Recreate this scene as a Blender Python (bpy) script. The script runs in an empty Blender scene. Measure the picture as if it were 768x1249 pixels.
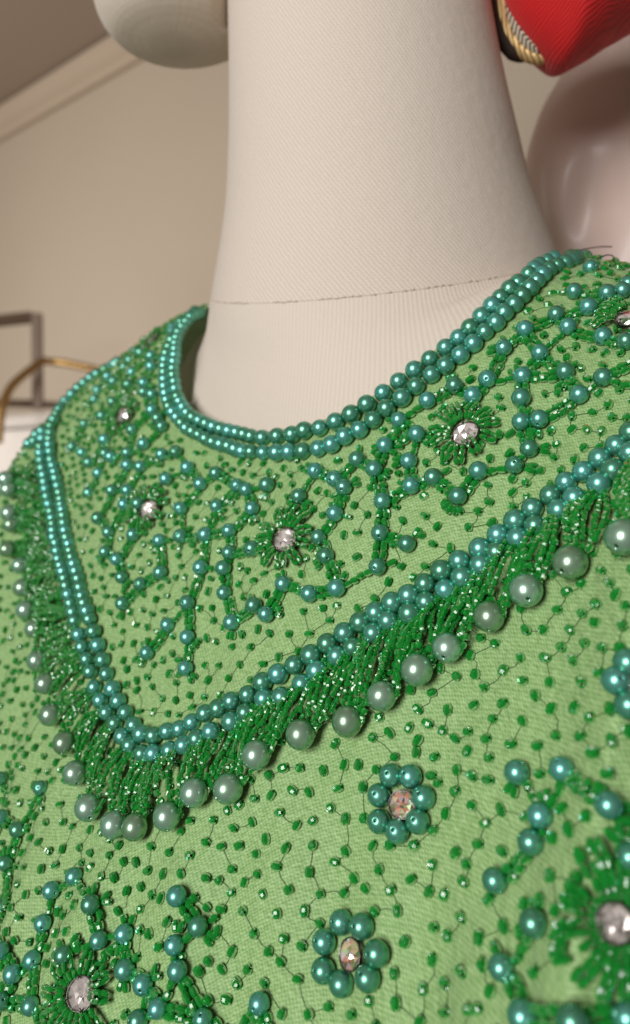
import bpy, bmesh, math, random
import numpy as np
from mathutils import Vector, Matrix
from mathutils.bvhtree import BVHTree
random.seed(7); rng = np.random.default_rng(7)
scene = bpy.context.scene
COL = scene.collection

# ---------------------------------------------------------------- camera
PHI = math.radians(40.0)                       # the mannequin faces 40 degrees to the camera's left
BASE = (0.022, -0.103, 0.335)                  # neck base seen from the camera (right, down, ahead), metres
FPX, CX, CY = 902.0, 384.0, 624.5
RIGHT = Vector((math.cos(PHI), math.sin(PHI), 0)); FWD = Vector((-math.sin(PHI), math.cos(PHI), 0)); UP = Vector((0, 0, 1))
NECK = Vector((0, 0, 1.40))
CAMPOS = NECK - RIGHT*BASE[0] - FWD*BASE[2] + UP*BASE[1]
def cw(x, y, z): return CAMPOS + RIGHT*x - UP*y + FWD*z          # metres right / down / ahead of the camera -> world
def at(px, py, z): return cw((px-CX)/FPX*z, (py-CY)/FPX*z, z)
def ray(px, py): return (RIGHT*((px-CX)/FPX) - UP*((py-CY)/FPX) + FWD).normalized()
cam = bpy.data.cameras.new('camera'); camo = bpy.data.objects.new('camera', cam); COL.objects.link(camo)
camo.location = CAMPOS; camo.rotation_euler = FWD.to_track_quat('-Z', 'Y').to_euler()
cam.sensor_fit = 'VERTICAL'; cam.sensor_height = 36; cam.lens = 902/1249*36
cam.clip_start = 0.01; cam.clip_end = 50
cam.dof.use_dof = True; cam.dof.focus_distance = 0.203; cam.dof.aperture_fstop = 9.5
scene.camera = camo
# ---------------------------------------------------------------- world, lamps, exposure
w = bpy.data.worlds.new('World'); scene.world = w; w.use_nodes = True
w.node_tree.nodes['Background'].inputs[0].default_value = (1.0, 0.86, 0.72, 1); w.node_tree.nodes['Background'].inputs[1].default_value = 0.11
def area(name, pos, target, sx, sy, power, col):
    l = bpy.data.lights.new(name, 'AREA'); l.shape = 'RECTANGLE'; l.size = sx; l.size_y = sy; l.energy = power; l.color = col
    o = bpy.data.objects.new(name, l); COL.objects.link(o); o.location = pos
    o.rotation_euler = (target-pos).to_track_quat('-Z', 'Y').to_euler(); return o
area('window_light', cw(-0.73, -0.33, -0.91), cw(0, -0.05, 0.25), 0.46, 0.7, 18.8, (1.0, 0.985, 0.96))
area('wall_fill_light', cw(-1.25, -0.30, 0.72), cw(-0.80, -0.22, 1.75), 0.6, 0.8, 9.0, (1.0, 0.95, 0.87))  # added fill that brightens the wall behind, aimed clear of the dress
scene.view_settings.view_transform = 'Standard'; scene.view_settings.look = 'None'
scene.view_settings.exposure = 0.0; scene.view_settings.gamma = 1.0
scene.render.engine = 'CYCLES'; scene.cycles.use_denoising = True
scene.cycles.max_bounces = 10; scene.cycles.transmission_bounces = 8; scene.cycles.caustics_reflective = False; scene.cycles.caustics_refractive = False
scene.cycles.sample_clamp_indirect = 4.0

# ---------------------------------------------------------------- material helpers
class N:
    def __init__(s, name):
        s.m = bpy.data.materials.new(name); s.m.use_nodes = True; s.t = s.m.node_tree; s.b = s.t.nodes['Principled BSDF']
    def n(s, kind, **kw):
        o = s.t.nodes.new(kind)
        for k, v in kw.items(): setattr(o, k, v)
        return o
    def l(s, a, b): s.t.links.new(a, b)
    def math(s, op, a, b=None):
        o = s.n('ShaderNodeMath', operation=op)
        for i, x in enumerate((a, b)):
            if x is None: continue
            if isinstance(x, (int, float)): o.inputs[i].default_value = x
            else: s.l(x, o.inputs[i])
        return o.outputs[0]
    def mix(s, f, a, b):
        o = s.n('ShaderNodeMix', data_type='RGBA')
        for i, x in ((0, f), (6, a), (7, b)):
            if isinstance(x, (int, float)): o.inputs[i].default_value = x
            elif isinstance(x, tuple): o.inputs[i].default_value = (*x, 1) if len(x) == 3 else x
            else: s.l(x, o.inputs[i])
        return o.outputs[2]
    def set(s, **kw):
        for k, v in kw.items():
            i = s.b.inputs[k.replace('_', ' ')]
            if isinstance(v, tuple): i.default_value = (*v, 1)
            elif isinstance(v, (int, float)): i.default_value = v
            else: s.l(v, i)
        return s
    def bump(s, h, strength, dist):
        o = s.n('ShaderNodeBump'); o.inputs['Strength'].default_value = strength; o.inputs['Distance'].default_value = dist
        s.l(h, o.inputs['Height']); s.l(o.outputs[0], s.b.inputs['Normal']); return o
def noise(M, vec, scale, detail=3):
    o = M.n('ShaderNodeTexNoise'); o.inputs['Scale'].default_value = scale; o.inputs['Detail'].default_value = detail
    if vec is not None: M.l(vec, o.inputs['Vector'])
    return o.outputs['Fac']
def uvsep(M):
    tc = M.n('ShaderNodeTexCoord'); s = M.n('ShaderNodeSeparateXYZ'); M.l(tc.outputs['UV'], s.inputs[0]); return tc, s.outputs[0], s.outputs[1]

def mat_dress():
    M = N('green_woven_cloth'); tc, u, v = uvsep(M)          # uv is in millimetres
    k = 2*math.pi/1.25
    wob = noise(M, tc.outputs['UV'], 0.25, 2)
    u2 = M.math('ADD', u, M.math('MULTIPLY', wob, 0.8))
    ur_ = M.math('ADD', M.math('MULTIPLY', u2, .97), M.math('MULTIPLY', v, .24)); vr_ = M.math('SUBTRACT', M.math('MULTIPLY', v, .97), M.math('MULTIPLY', u2, .24))
    a = M.math('SINE', M.math('MULTIPLY', ur_, k)); b = M.math('SINE', M.math('MULTIPLY', vr_, k))
    h = M.math('ADD', M.math('MULTIPLY', M.math('MULTIPLY', a, b), 0.5), 0.5)
    mp = M.n('ShaderNodeMapping'); mp.inputs['Scale'].default_value = (.55, 1.7, 1); mp.inputs['Rotation'].default_value = (0, 0, .5); M.l(tc.outputs['UV'], mp.inputs[0])
    fine = noise(M, mp.outputs[0], 1.0, 2); big = noise(M, tc.outputs['UV'], 0.045, 3)
    fl = M.n('ShaderNodeMapRange'); fl.inputs[1].default_value = .38; fl.inputs[2].default_value = .68; M.l(fine, fl.inputs[0]); fl = fl.outputs[0]
    hh = M.math('ADD', M.math('MULTIPLY', h, 0.55), M.math('MULTIPLY', fl, 0.5))
    c1 = M.mix(hh, (0.14, 0.295, 0.075), (0.50, 0.69, 0.335))
    c2 = M.mix(M.math('MULTIPLY', big, 0.3), c1, (0.20, 0.41, 0.13))
    M.set(Base_Color=c2, Roughness=0.6, Sheen_Weight=0.25, Sheen_Roughness=0.4, Specular_IOR_Level=0.3)
    b1 = M.bump(hh, 0.6, 0.00012)
    b0 = M.n('ShaderNodeBump'); b0.inputs['Strength'].default_value = .8; b0.inputs['Distance'].default_value = .0022; M.l(noise(M, tc.outputs['UV'], .16, 3), b0.inputs['Height']); M.l(b0.outputs[0], b1.inputs['Normal'])
    return M.m
def mat_knit(name, diag, c0=(0.60, 0.51, 0.425), c1=(0.72, 0.635, 0.55)):
    M = N(name); tc, u, v = uvsep(M)
    if diag:
        x = M.math('ADD', M.math('MULTIPLY', u, 0.80), M.math('MULTIPLY', v, 0.55))
    else:
        x = u
    wob = noise(M, tc.outputs['UV'], 0.35, 3)
    x = M.math('ADD', x, M.math('MULTIPLY', wob, 1.0 if diag else 0.35))
    r = M.math('ADD', M.math('MULTIPLY', M.math('SINE', M.math('MULTIPLY', x, 2*math.pi/1.25)), 0.5), 0.5)
    y = M.math('SINE', M.math('MULTIPLY', v, 2*math.pi/1.1))
    h = M.math('ADD', M.math('MULTIPLY', r, 0.8), M.math('MULTIPLY', y, 0.12))
    h = M.math('ADD', h, M.math('MULTIPLY', noise(M, tc.outputs['UV'], 1.2, 3), 0.5))
    M.set(Base_Color=M.mix(h, c0, c1), Roughness=0.85, Sheen_Weight=0.2, Specular_IOR_Level=0.2)
    b1 = M.bump(h, 0.5, 0.0002)
    b0 = M.n('ShaderNodeBump'); b0.inputs['Strength'].default_value = .35; b0.inputs['Distance'].default_value = .0008; M.l(noise(M, tc.outputs['UV'], .22, 4), b0.inputs['Height']); M.l(b0.outputs[0], b1.inputs['Normal'])
    return M.m
def mat_pearl(name, centre, edge, metal=0.7, rough=0.32):
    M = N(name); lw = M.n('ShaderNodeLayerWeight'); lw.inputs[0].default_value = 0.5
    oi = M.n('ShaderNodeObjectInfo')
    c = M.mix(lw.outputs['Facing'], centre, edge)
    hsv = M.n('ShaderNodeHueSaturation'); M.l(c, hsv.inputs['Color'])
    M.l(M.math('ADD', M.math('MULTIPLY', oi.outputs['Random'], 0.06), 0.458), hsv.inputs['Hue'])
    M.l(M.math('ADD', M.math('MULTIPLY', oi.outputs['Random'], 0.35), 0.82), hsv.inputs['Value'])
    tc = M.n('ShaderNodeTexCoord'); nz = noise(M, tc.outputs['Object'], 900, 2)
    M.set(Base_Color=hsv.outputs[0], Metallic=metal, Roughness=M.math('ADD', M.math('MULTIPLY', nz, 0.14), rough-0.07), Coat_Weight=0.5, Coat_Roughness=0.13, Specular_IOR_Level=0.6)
    return M.m
def mat_seed():
    M = N('green_glass_bead'); tc = M.n('ShaderNodeTexCoord')
    nz = noise(M, tc.outputs['Object'], 700, 2)
    c = M.mix(nz, (0.004, 0.25, 0.024), (0.018, 0.52, 0.062))
    M.set(Base_Color=c, Roughness=0.10, Transmission_Weight=0.5, IOR=1.48, Specular_IOR_Level=0.55); return M.m
def mat_plain(name, col, rough=0.5, metal=0.0, **kw):
    M = N(name); M.set(Base_Color=col, Roughness=rough, Metallic=metal, **kw); return M.m
def mat_glass(name, col):
    """clear cut stone: facets mirror the room by fresnel and let the foil behind show"""
    M = N(name); t = M.t; fr = M.n('ShaderNodeLayerWeight'); fc = M.math('POWER', fr.outputs['Facing'], 2.5)
    gl = M.n('ShaderNodeBsdfGlossy'); gl.inputs['Roughness'].default_value = .02; tr = M.n('ShaderNodeBsdfTransparent'); tr.inputs[0].default_value = (*col, 1)
    mx = M.n('ShaderNodeMixShader'); M.l(M.math('ADD', M.math('MULTIPLY', fc, .5), .2), mx.inputs[0]); M.l(tr.outputs[0], mx.inputs[1]); M.l(gl.outputs[0], mx.inputs[2])
    M.l(mx.outputs[0], t.nodes['Material Output'].inputs[0]); return M.m
def mat_foil(name, c0, c1, iri=False):
    M = N(name); ge = M.n('ShaderNodeNewGeometry'); oi = M.n('ShaderNodeObjectInfo'); wn = M.n('ShaderNodeTexWhiteNoise')
    M.l(ge.outputs['True Normal'], wn.inputs[0]); f = wn.outputs['Value']  # random value per facet: sparkle painted as bright and dark base colours
    if iri:
        r = M.n('ShaderNodeValToRGB'); M.l(f, r.inputs[0]); e = r.color_ramp.elements
        e[0].color = (.95, .55, .52, 1); e[1].color = (.65, .75, .95, 1); e[1].position = 1
        for p, c in ((.14, (.10, .05, .06)), (.25, (.9, .72, .45)), (.40, (.12, .30, .10)), (.50, (.55, .85, .40)), (.62, (.95, .88, .84)), (.74, (.25, .10, .10)), (.84, (1.0, .40, .28))): q = e.new(p); q.color = (*c, 1)
        c = r.outputs[0]
    else: c = M.mix(M.math('POWER', f, .4), c0, c1)
    M.set(Base_Color=c, Roughness=.22, Metallic=.12 if iri else .2); return M.m
def mat_paint(name, c0, c1, rough=0.8, scale=3.0):
    M = N(name); tc = M.n('ShaderNodeTexCoord'); nz = noise(M, tc.outputs['Object'], scale, 5)
    M.set(Base_Color=M.mix(nz, c0, c1), Roughness=rough, Specular_IOR_Level=0.25)
    M.bump(noise(M, tc.outputs['Object'], 180, 3), 0.12, 0.001); return M.m

MAT = dict(
    dress=mat_dress(), knit=mat_knit('cream_knit_cover', True, (0.615, 0.525, 0.445), (0.775, 0.68, 0.595)), rib=mat_knit('cream_rib_cover', False, (0.675, 0.585, 0.50), (0.76, 0.67, 0.58)),
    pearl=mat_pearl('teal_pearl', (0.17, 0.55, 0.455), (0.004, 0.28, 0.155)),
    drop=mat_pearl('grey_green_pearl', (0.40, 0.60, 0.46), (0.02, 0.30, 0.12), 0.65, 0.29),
    headknit=mat_knit('cream_head_cover', True, (0.64, 0.53, 0.43), (0.78, 0.67, 0.56)), seed=mat_seed(), thread=mat_plain('dark_green_thread', (0.012, 0.06, 0.02), 0.7),  # headknit: neck knit warmed in colour to offset green bounce off the dress
    crystal=mat_glass('clear_rhinestone', (1.0, 0.96, 0.94)), aurora=mat_glass('iridescent_crystal', (1.0, 0.97, 0.92)),
    foil=mat_foil('foil_back', (0.02, 0.015, 0.012), (1.0, 0.98, 0.97)), foil_iri=mat_foil('iridescent_foil', 0, 0, True), setting=mat_plain('metal_setting', (0.22, 0.20, 0.18), 0.3, 1.0),
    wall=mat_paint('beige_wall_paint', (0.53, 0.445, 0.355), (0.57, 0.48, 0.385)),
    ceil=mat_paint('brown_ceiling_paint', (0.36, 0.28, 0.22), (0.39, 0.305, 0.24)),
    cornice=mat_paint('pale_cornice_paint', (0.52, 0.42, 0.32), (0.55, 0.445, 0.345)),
    brown=mat_plain('brown_metal', (0.15, 0.10, 0.068), 0.5, 0.2), brass=mat_plain('old_brass', (0.42, 0.26, 0.10), 0.35, 0.9),
    white=mat_paint('white_lacquer', (0.72, 0.66, 0.61), (0.76, 0.70, 0.66), 0.5),
    stitch=mat_plain('tan_stitching', (0.56, 0.47, 0.37), 0.9), black=mat_plain('black_thread', (0.01, 0.008, 0.008), 0.6),
    skin=mat_plain('glossy_flesh_plastic', (0.62, 0.47, 0.42), 0.5, 0.0, Coat_Weight=0.15, Coat_Roughness=0.2),
)

# ---------------------------------------------------------------- object helpers
def link(name, me, mat=None, parent=None, loc=None):
    o = bpy.data.objects.new(name, me); COL.objects.link(o)
    if mat is not None and me is not None and not me.materials: me.materials.append(mat)
    if parent is not None: o.parent = parent
    if loc is not None: o.location = loc
    return o
def tag(o, label=None, cat=None, group=None, kind=None):
    for k, v in (('label', label), ('category', cat), ('group', group), ('kind', kind)):
        if v: o[k] = v
    return o
def mesh(name, V, F, smooth=True, uv=None):
    me = bpy.data.meshes.new(name); me.from_pydata([tuple(map(float, v)) for v in V], [], [tuple(map(int, f)) for f in F])
    if smooth: me.polygons.foreach_set('use_smooth', np.ones(len(me.polygons), bool))
    if uv is not None:
        ul = me.uv_layers.new(name='UVMap'); idx = np.empty(len(me.loops), np.int32); me.loops.foreach_get('vertex_index', idx)
        ul.data.foreach_set('uv', np.asarray(uv, np.float32)[idx].ravel())
    me.update(); return me
def gridfaces(nr, nc, wrap=True):
    F = []
    for i in range(nr-1):
        for j in range(nc if wrap else nc-1):
            k = (j+1) % nc; F.append((i*nc+j, i*nc+k, (i+1)*nc+k, (i+1)*nc+j))
    return F
def tube(path, r, seg=8, caps=True):
    P = [Vector(p) for p in path]; n = len(P); V = []; F = []
    t0 = (P[1]-P[0]).normalized(); ref = Vector((0, 0, 1)) if abs(t0.z) < .9 else Vector((1, 0, 0)); nr = t0.cross(ref).normalized()
    for i, p in enumerate(P):
        t = (P[min(i+1, n-1)]-P[max(i-1, 0)]).normalized(); nr = (nr-t*nr.dot(t)).normalized(); b = t.cross(nr)
        rr = r[i] if isinstance(r, (list, tuple)) else r
        for k in range(seg):
            a = 2*math.pi*k/seg; V.append(p+(nr*math.cos(a)+b*math.sin(a))*rr)
    for i in range(n-1):
        for k in range(seg): F.append((i*seg+k, i*seg+(k+1) % seg, (i+1)*seg+(k+1) % seg, (i+1)*seg+k))
    if caps: F.append(tuple(range(seg-1, -1, -1))); F.append(tuple((n-1)*seg+k for k in range(seg)))
    return V, F
def catmull(P, m):
    P = [Vector(p) for p in P]; out = []
    for i in range(len(P)-1):
        p0, p1, p2, p3 = P[max(i-1, 0)], P[i], P[i+1], P[min(i+2, len(P)-1)]
        for k in range(m):
            t = k/m; out.append(0.5*((2*p1)+(p2-p0)*t+(2*p0-5*p1+4*p2-p3)*t*t+(3*p1-p0-3*p2+p3)*t**3))
    out.append(P[-1]); return out
def merge(parts):
    V = []; F = []; o = 0
    for v, f in parts:
        V += [tuple(x) for x in v]; F += [tuple(i+o for i in q) for q in f]; o += len(v)
    return V, F
def box(cx, cy, cz, sx, sy, sz):
    V = [(cx+i*sx/2, cy+j*sy/2, cz+k*sz/2) for i in (-1, 1) for j in (-1, 1) for k in (-1, 1)]
    return V, [(0, 1, 3, 2), (4, 6, 7, 5), (0, 4, 5, 1), (2, 3, 7, 6), (0, 2, 6, 4), (1, 5, 7, 3)]
def frame_of(n):
    n = Vector(n).normalized(); t = n.cross(UP); t = t.normalized() if t.length > 1e-4 else Vector((1, 0, 0)); return t, n.cross(t), n

# ---------------------------------------------------------------- the body: one surface S(a, v), a across, v down the front (v < 0: down the back)
KF = (1.744, -0.957, 0.338, -0.5415, 0.2577, 0.199, -0.0497)
def sp(x, k=8.): return np.log1p(np.exp(np.clip(k*x, -50, 50)))/k
def sstep(x): x = np.clip(x, 0, 1); return x*x*(3-2*x)
def S(a, v):
    a = np.asarray(a, float); v = np.asarray(v, float)
    dip = 0.25*np.exp(-(a/.5)**2)*sstep((v+.25)/.5)
    u = -.02-.40*sp(np.abs(a)-.85)-dip-v*v
    u = u+.125*sstep((-a-.3)/.6)*(1-.85*sstep((np.abs(v)-.2)/1.1))          # the far shoulder sits a little higher
    u = u-.13*sp(a-1.02)
    ac = np.minimum(np.abs(a), 1.5); vp = np.maximum(v, 0); a2 = ac*ac
    vq = np.minimum(vp, 1.55); ex = vp-vq
    f = KF[0]*vq+KF[1]*vq**2+KF[2]*vq**3+a2*(KF[3]*vq+KF[4]*vq*vq)+a2*a2*(KF[5]*vq+KF[6]*vq*vq)-.3*ex
    f = f+0.17*np.exp(-(a/.55)**2)*sstep((vp-1.15)/.35)                     # fullness between the breasts
    f = f-1.3*np.maximum(np.abs(a)-1.42, 0)**2*(.3+vp)
    vn = np.maximum(-v, 0); f = f-(1.744+a2*(-.5415)+a2*a2*.199)*vn*(1-.38*np.minimum(vn, 1.2))
    f = f-.08
    return np.stack([a*.1, -f*.1, 1.40+u*.1], -1)
def patch(a0, a1, na, v0, v1, nv):
    A, Vv = np.meshgrid(np.linspace(a0, a1, na), np.linspace(v0, v1, nv)); return S(A, Vv).reshape(-1, 3), gridfaces(nv, na, False), A.ravel(), Vv.ravel()
Vp, Fp, Ap, Vv = patch(-1.75, 1.75, 180, -.9, 1.75, 180)
bv0 = BVHTree.FromPolygons([Vector(p) for p in Vp], Fp)
def near_ray(bv, px, py):
    d = ray(px, py); best = None
    for t in np.arange(.10, .55, .003):
        p, n, i, dd = bv.find_nearest(CAMPOS+d*float(t))
        if best is None or dd < best[0]: best = (dd, p, n)
    return best[1], best[2]
def cast(bv, px, py):
    d = ray(px, py); p, n, i, t = bv.ray_cast(CAMPOS, d)
    if p is None: p, n = near_ray(bv, px, py)
    if n.dot(d) > 0: n = -n
    return p, n
def to_av(p):
    i = int(np.argmin(((Vp-np.array(p))**2).sum(1))); return Ap[i], Vv[i]

ROW_A = [(248,379),(232,387),(224,396),(217,406),(214,417),(213.5,426),(213,436),(211,447),(211,457),(213,467),(214,477),(218,488),(224,498),(231,507),(241,512),(252,517),(264,522),(277,525),(291,528),(306,532),(320,534),(338,532),(356,530),(371,525),(390,522),(409,514),(428,505),(447,493),(467,479),(486,465),(505,451),(524,438),(543,424),(559,412),(573,400),(587,386),(600,373),(608,362),(620,354),(628,346),(636,339),(647,331),(655,324),(665,320),(675,316)]
ROW_B = [(238,380),(230,388),(210,400),(209,415),(205,424),(202,434),(200,444),(200,455),(200,466),(201,476),(203,487),(206,496),(212,505),(219,513),(225,521),(234,526),(244,531),(254,537),(265,541),(278,544),(292,550),(306,551),(321,552),(337,552),(352,551),(369,550),(388,547),(404,542),(420,532),(438,524),(455,512),(471,498),(490,485),(507,471),(526,457),(543,446),(561,433),(577,419),(591,405),(605,393),(616,380),(629,369),(638,359),(648,349),(656,341),(663,333),(672,327),(686,322),(696,319),(703,314)]
neck_px = [(640,336),(600,366),(559,406),(505,446),(447,488),(390,516),(338,526),(291,521),(241,505),(218,482),(216,457),(219,420),(232,396)]
# ---------------------------------------------------------------- the setting: wall, ceiling, cornice
WA = cw(-1.75, 0, 2.63); WB = cw(0.62, 0, 0.795)                    # the wall runs from far left to near right
WD = (WB-WA).normalized(); WN = Vector((-WD.y, WD.x, 0)); WN = -WN if WN.dot(CAMPOS-WA) < 0 else WN
WL = (WB-WA).length; HC = CAMPOS.z+1.0
def wallbox(name, s0, s1, z0, z1, n0, n1, mat):
    V = []
    for s_ in (s0, s1):
        for n_ in (n0, n1):
            for z_ in (z0, z1):
                p = WA+WD*s_+WN*n_; V.append((p.x, p.y, z_))
    F = [(0, 1, 3, 2), (4, 6, 7, 5), (0, 4, 5, 1), (2, 3, 7, 6), (0, 2, 6, 4), (1, 5, 7, 3)]
    return tag(link(name, mesh(name, V, F, False), mat), kind='structure')
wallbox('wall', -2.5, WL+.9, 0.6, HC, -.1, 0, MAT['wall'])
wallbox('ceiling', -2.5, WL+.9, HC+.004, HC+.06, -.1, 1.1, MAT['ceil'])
prof = [(0, 0), (.012, 0), (.016, .012), (.030, .022), (.040, .036), (.044, .05), (0, .05)]
V = []
for s_ in (-2.5, WL+.9):
    for n_, z_ in prof:
        p = WA+WD*s_+WN*(n_+.002); V.append((p.x, p.y, HC-.052+z_))
k = len(prof); F = [(i, (i+1) % k, k+(i+1) % k, k+i) for i in range(k)]+[tuple(range(k)), tuple(range(2*k-1, k-1, -1))]
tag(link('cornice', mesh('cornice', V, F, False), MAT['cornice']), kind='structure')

# ---------------------------------------------------------------- things far behind, on the left
def slab(p0, p1, thick, z0, z1):          # upright box along p0-p1
    d = (p1-p0).normalized(); n = Vector((-d.y, d.x, 0))*thick
    V = [(p.x, p.y, z) for p in (p0, p1, p1+n, p0+n) for z in (z0, z1)]
    return V, [(0, 2, 3, 1), (2, 4, 5, 3), (4, 6, 7, 5), (6, 0, 1, 7), (1, 3, 5, 7), (0, 6, 4, 2)]
ct = at(40, 503, 1.25).z
cab = link('white_cabinet', None); cab.location = at(-30, 700, 1.28); cab.location.z = .6
tag(cab, 'pale white cabinet beyond the far green shoulder, holding the brown frame', 'cabinet')
cp0 = at(-190, 600, 1.50); cp1 = at(250, 600, 1.12)
inv = Matrix.Translation(-cab.location)
def sub(name, vf, mat, parent, smooth=False):
    V, F = vf; return link(name, mesh(name, [Vector(v)-parent.location for v in V], F, smooth), mat, parent)
def rnd(o, wdt, seg=2):
    m = o.modifiers.new('bevel', 'BEVEL'); m.width = wdt; m.segments = seg; m.limit_method = 'ANGLE'; return o
rnd(sub('body', slab(cp0, cp1, .16, .6, ct-.024), MAT['white'], cab), .004)
dd = (cp1-cp0).normalized(); nn = Vector((-dd.y, dd.x, 0))
rnd(sub('top_board', slab(cp0-dd*.01-nn*.012, cp1+dd*.01-nn*.012, .18, ct-.022, ct), MAT['white'], cab), .005)
fr = link('brown_metal_frame', None); fr.location = at(20, 490, 1.2); fr.location.z = ct
tag(fr, 'brown square metal frame standing out of focus on the white cabinet', 'metal frame')
def bar(name, a, b, r, mat, par, seg=4): return sub(name, tube([a, b], r, seg), mat, par, seg > 4)
zf = 1.22; top = at(45, 387, zf); 
foot = at(46, 490, zf); foot.z = ct+.001
bar('post', foot, top+UP*.006, .0105, MAT['brown'], fr)
bar('top_rail', top-RIGHT*.008, at(-70, 399, zf-.02), .0105, MAT['brown'], fr)
f2 = at(-68, 500, zf-.02); f2.z = ct+.001
bar('post', f2, at(-68, 397, zf-.02), .0105, MAT['brown'], fr)
bar('bottom_rail', foot+UP*.009, f2+UP*.009, .007, MAT['brown'], fr)
bar('foot_rail', foot+UP*.008+RIGHT*.01, Vector((*(at(150, 470, 1.27)).xy, ct+.009)), .006, MAT['brown'], fr)
bs = link('brass_stand', None); bs.location = Vector((*at(60, 470, 1.16).xy, ct))
tag(bs, 'thin curved brass rod stand blurred behind the far shoulder', 'stand')
sub('cross_rod', tube([at(52, 440, 1.19), at(80, 443, 1.18), at(110, 449, 1.17), at(150, 458, 1.16)], .006, 10), MAT['brass'], bs, True)
sub('curved_leg', tube(catmull([at(52, 440, 1.19), at(30, 456, 1.17), at(12, 474, 1.15), at(2, 500, 1.13), at(-2, 540, 1.12)], 6), .0065, 10), MAT['brass'], bs, True)
pz = at(148, 480, 1.16); sub('leg', tube([at(148, 458, 1.16), Vector((pz.x, pz.y, ct+.001))], .005, 10), MAT['brass'], bs, True)

# ---------------------------------------------------------------- glossy mannequin form and red cloth, behind on the right
zs = 0.405
def loft(rings, seg=64, m=8, caps=True):
    """rings: (centre, rx along RIGHT, ry along FWD)"""
    C = catmull([r[0] for r in rings], m); RX = catmull([(r[1], r[2], 0) for r in rings], m); V = []
    for c, r in zip(C, RX):
        for k in range(seg):
            a = 2*math.pi*k/seg; V.append(c+RIGHT*(math.cos(a)*r.x)+FWD*(math.sin(a)*r.y))
    F = gridfaces(len(C), seg)
    if caps: F.append(tuple(range(seg))); F.append(tuple((len(C)-1)*seg+k for k in range(seg-1, -1, -1)))
    return V, F
def ring_at(xl, xr, y, z, ratio=.85):
    l = at(xl, y, z); r = at(xr, y, z); return ((l+r)/2, (r-l).length/2, (r-l).length/2*ratio)
V, F = loft([ring_at(702, 812, -20, zs), ring_at(699, 815, 40, zs), ring_at(687, 826, 85, zs), ring_at(662, 850, 130, zs), ring_at(646, 868, 178, zs), ring_at(640, 880, 222, zs), ring_at(644, 884, 262, zs), ring_at(656, 880, 300, zs), ring_at(672, 870, 350, zs), ring_at(680, 866, 420, zs)], 96, 8)
pc = at(744, 225, zs-.05)
V2 = []
for v in V:                                                       # a hollow below the cheek bone and a soft fullness beside it
    v = Vector(v); d = v-pc; q = (d.dot(RIGHT)/.013)**2+(d.dot(UP)/.027)**2
    if (v-CAMPOS).dot(FWD) < zs: v = v+FWD*(.013*math.exp(-q))
    V2.append(v)
sk = link('display_mannequin', None); sk.location = at(760, 420, zs)
tag(sk, 'glossy flesh-toned mannequin form behind the near beaded shoulder, under the red cloth', 'mannequin')
sub('body', (V2, F), MAT['skin'], sk, True)

zr = 0.30
red = link('red_garment', None); red.location = at(700, 60, zr)+UP*.0
tag(red, 'red ribbed fabric piece with herringbone lining and gold braid edge, top corner', 'garment')
M = N('red_ribbed_cloth'); tc, u, v = uvsep(M)
wob = noise(M, tc.outputs['UV'], .06, 2)
x = M.math('ADD', M.math('ADD', M.math('MULTIPLY', u, .62), M.math('MULTIPLY', v, .78)), M.math('MULTIPLY', wob, 9.0))
r = M.math('ADD', M.math('MULTIPLY', M.math('SINE', M.math('MULTIPLY', x, 2*math.pi/1.35)), .5), .5)
M.set(Base_Color=M.mix(r, (0.55, 0.010, 0.012), (0.74, 0.02, 0.022)), Roughness=.6, Sheen_Weight=.15, Specular_IOR_Level=.3); M.bump(r, .5, .0004); MAT['red'] = M.m
# a folded pouch of cloth: outline closed loop swollen front and back
out = [(613,-60),(612,-20),(617,8),(630,36),(645,56),(662,73),(678,85),(690,87),(706,80),(728,68),(750,53),(775,38),(815,10),(830,-40),(800,-90),(700,-110),(640,-95)]
oc = catmull([Vector((a, b, 0)) for a, b in out+[out[0]]], 8)[:-1]; cen = Vector((705, -18, 0)); V = []; UVs = []; nr_ = 22; m = len(oc)
for side in (-1, 1):
    for i in range(nr_):
        q = i/(nr_-1)*.999; q = math.sin(q*math.pi/2)
        for p in oc:
            pp = cen+(p-cen)*q; th = .028*math.sqrt(max(0, 1-q**2.4))
            th += side*-.004*math.sin((pp.x*.7-pp.y)*.045)*(1-q*q)+(.010*math.exp(-((pp.x-pp.y*.5-755)/16)**2)*(1-q**4) if side < 0 else 0)
            V.append(at(pp.x, pp.y-7, zr)+FWD*(side*th)); UVs.append((pp.x*.335, pp.y*.335))
F = gridfaces(nr_, m)+[tuple(x+nr_*m for x in reversed(f)) for f in gridfaces(nr_, m)]
o = link('cloth', mesh('cloth', [v-red.location for v in V], F, True, UVs), MAT['red'], red)
M = N('herringbone_cloth'); tc, u, v = uvsep(M)
zig = M.math('PINGPONG', u, 2.6); hb = M.math('SINE', M.math('MULTIPLY', M.math('ADD', v, zig), 2*math.pi/1.7))
M.set(Base_Color=M.mix(M.math('GREATER_THAN', hb, 0.0), (0.03, 0.022, 0.016), (0.62, 0.55, 0.42)), Roughness=.8); MAT['herring'] = M.m
M = N('gold_braid'); tc = M.n('ShaderNodeTexCoord'); wv = M.n('ShaderNodeTexWave'); wv.inputs['Scale'].default_value = 160; wv.inputs['Distortion'].default_value = 2; M.l(tc.outputs['Object'], wv.inputs[0])
M.set(Base_Color=M.mix(wv.outputs['Fac'], (0.34, 0.21, 0.07), (0.80, 0.58, 0.27)), Roughness=.45, Metallic=.35); M.bump(wv.outputs['Fac'], .6, .0006); MAT['braid'] = M.m
MAT['darkfelt'] = mat_paint('dark_brown_felt', (0.022, 0.014, 0.010), (0.045, 0.028, 0.020), .75, 60)
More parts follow.
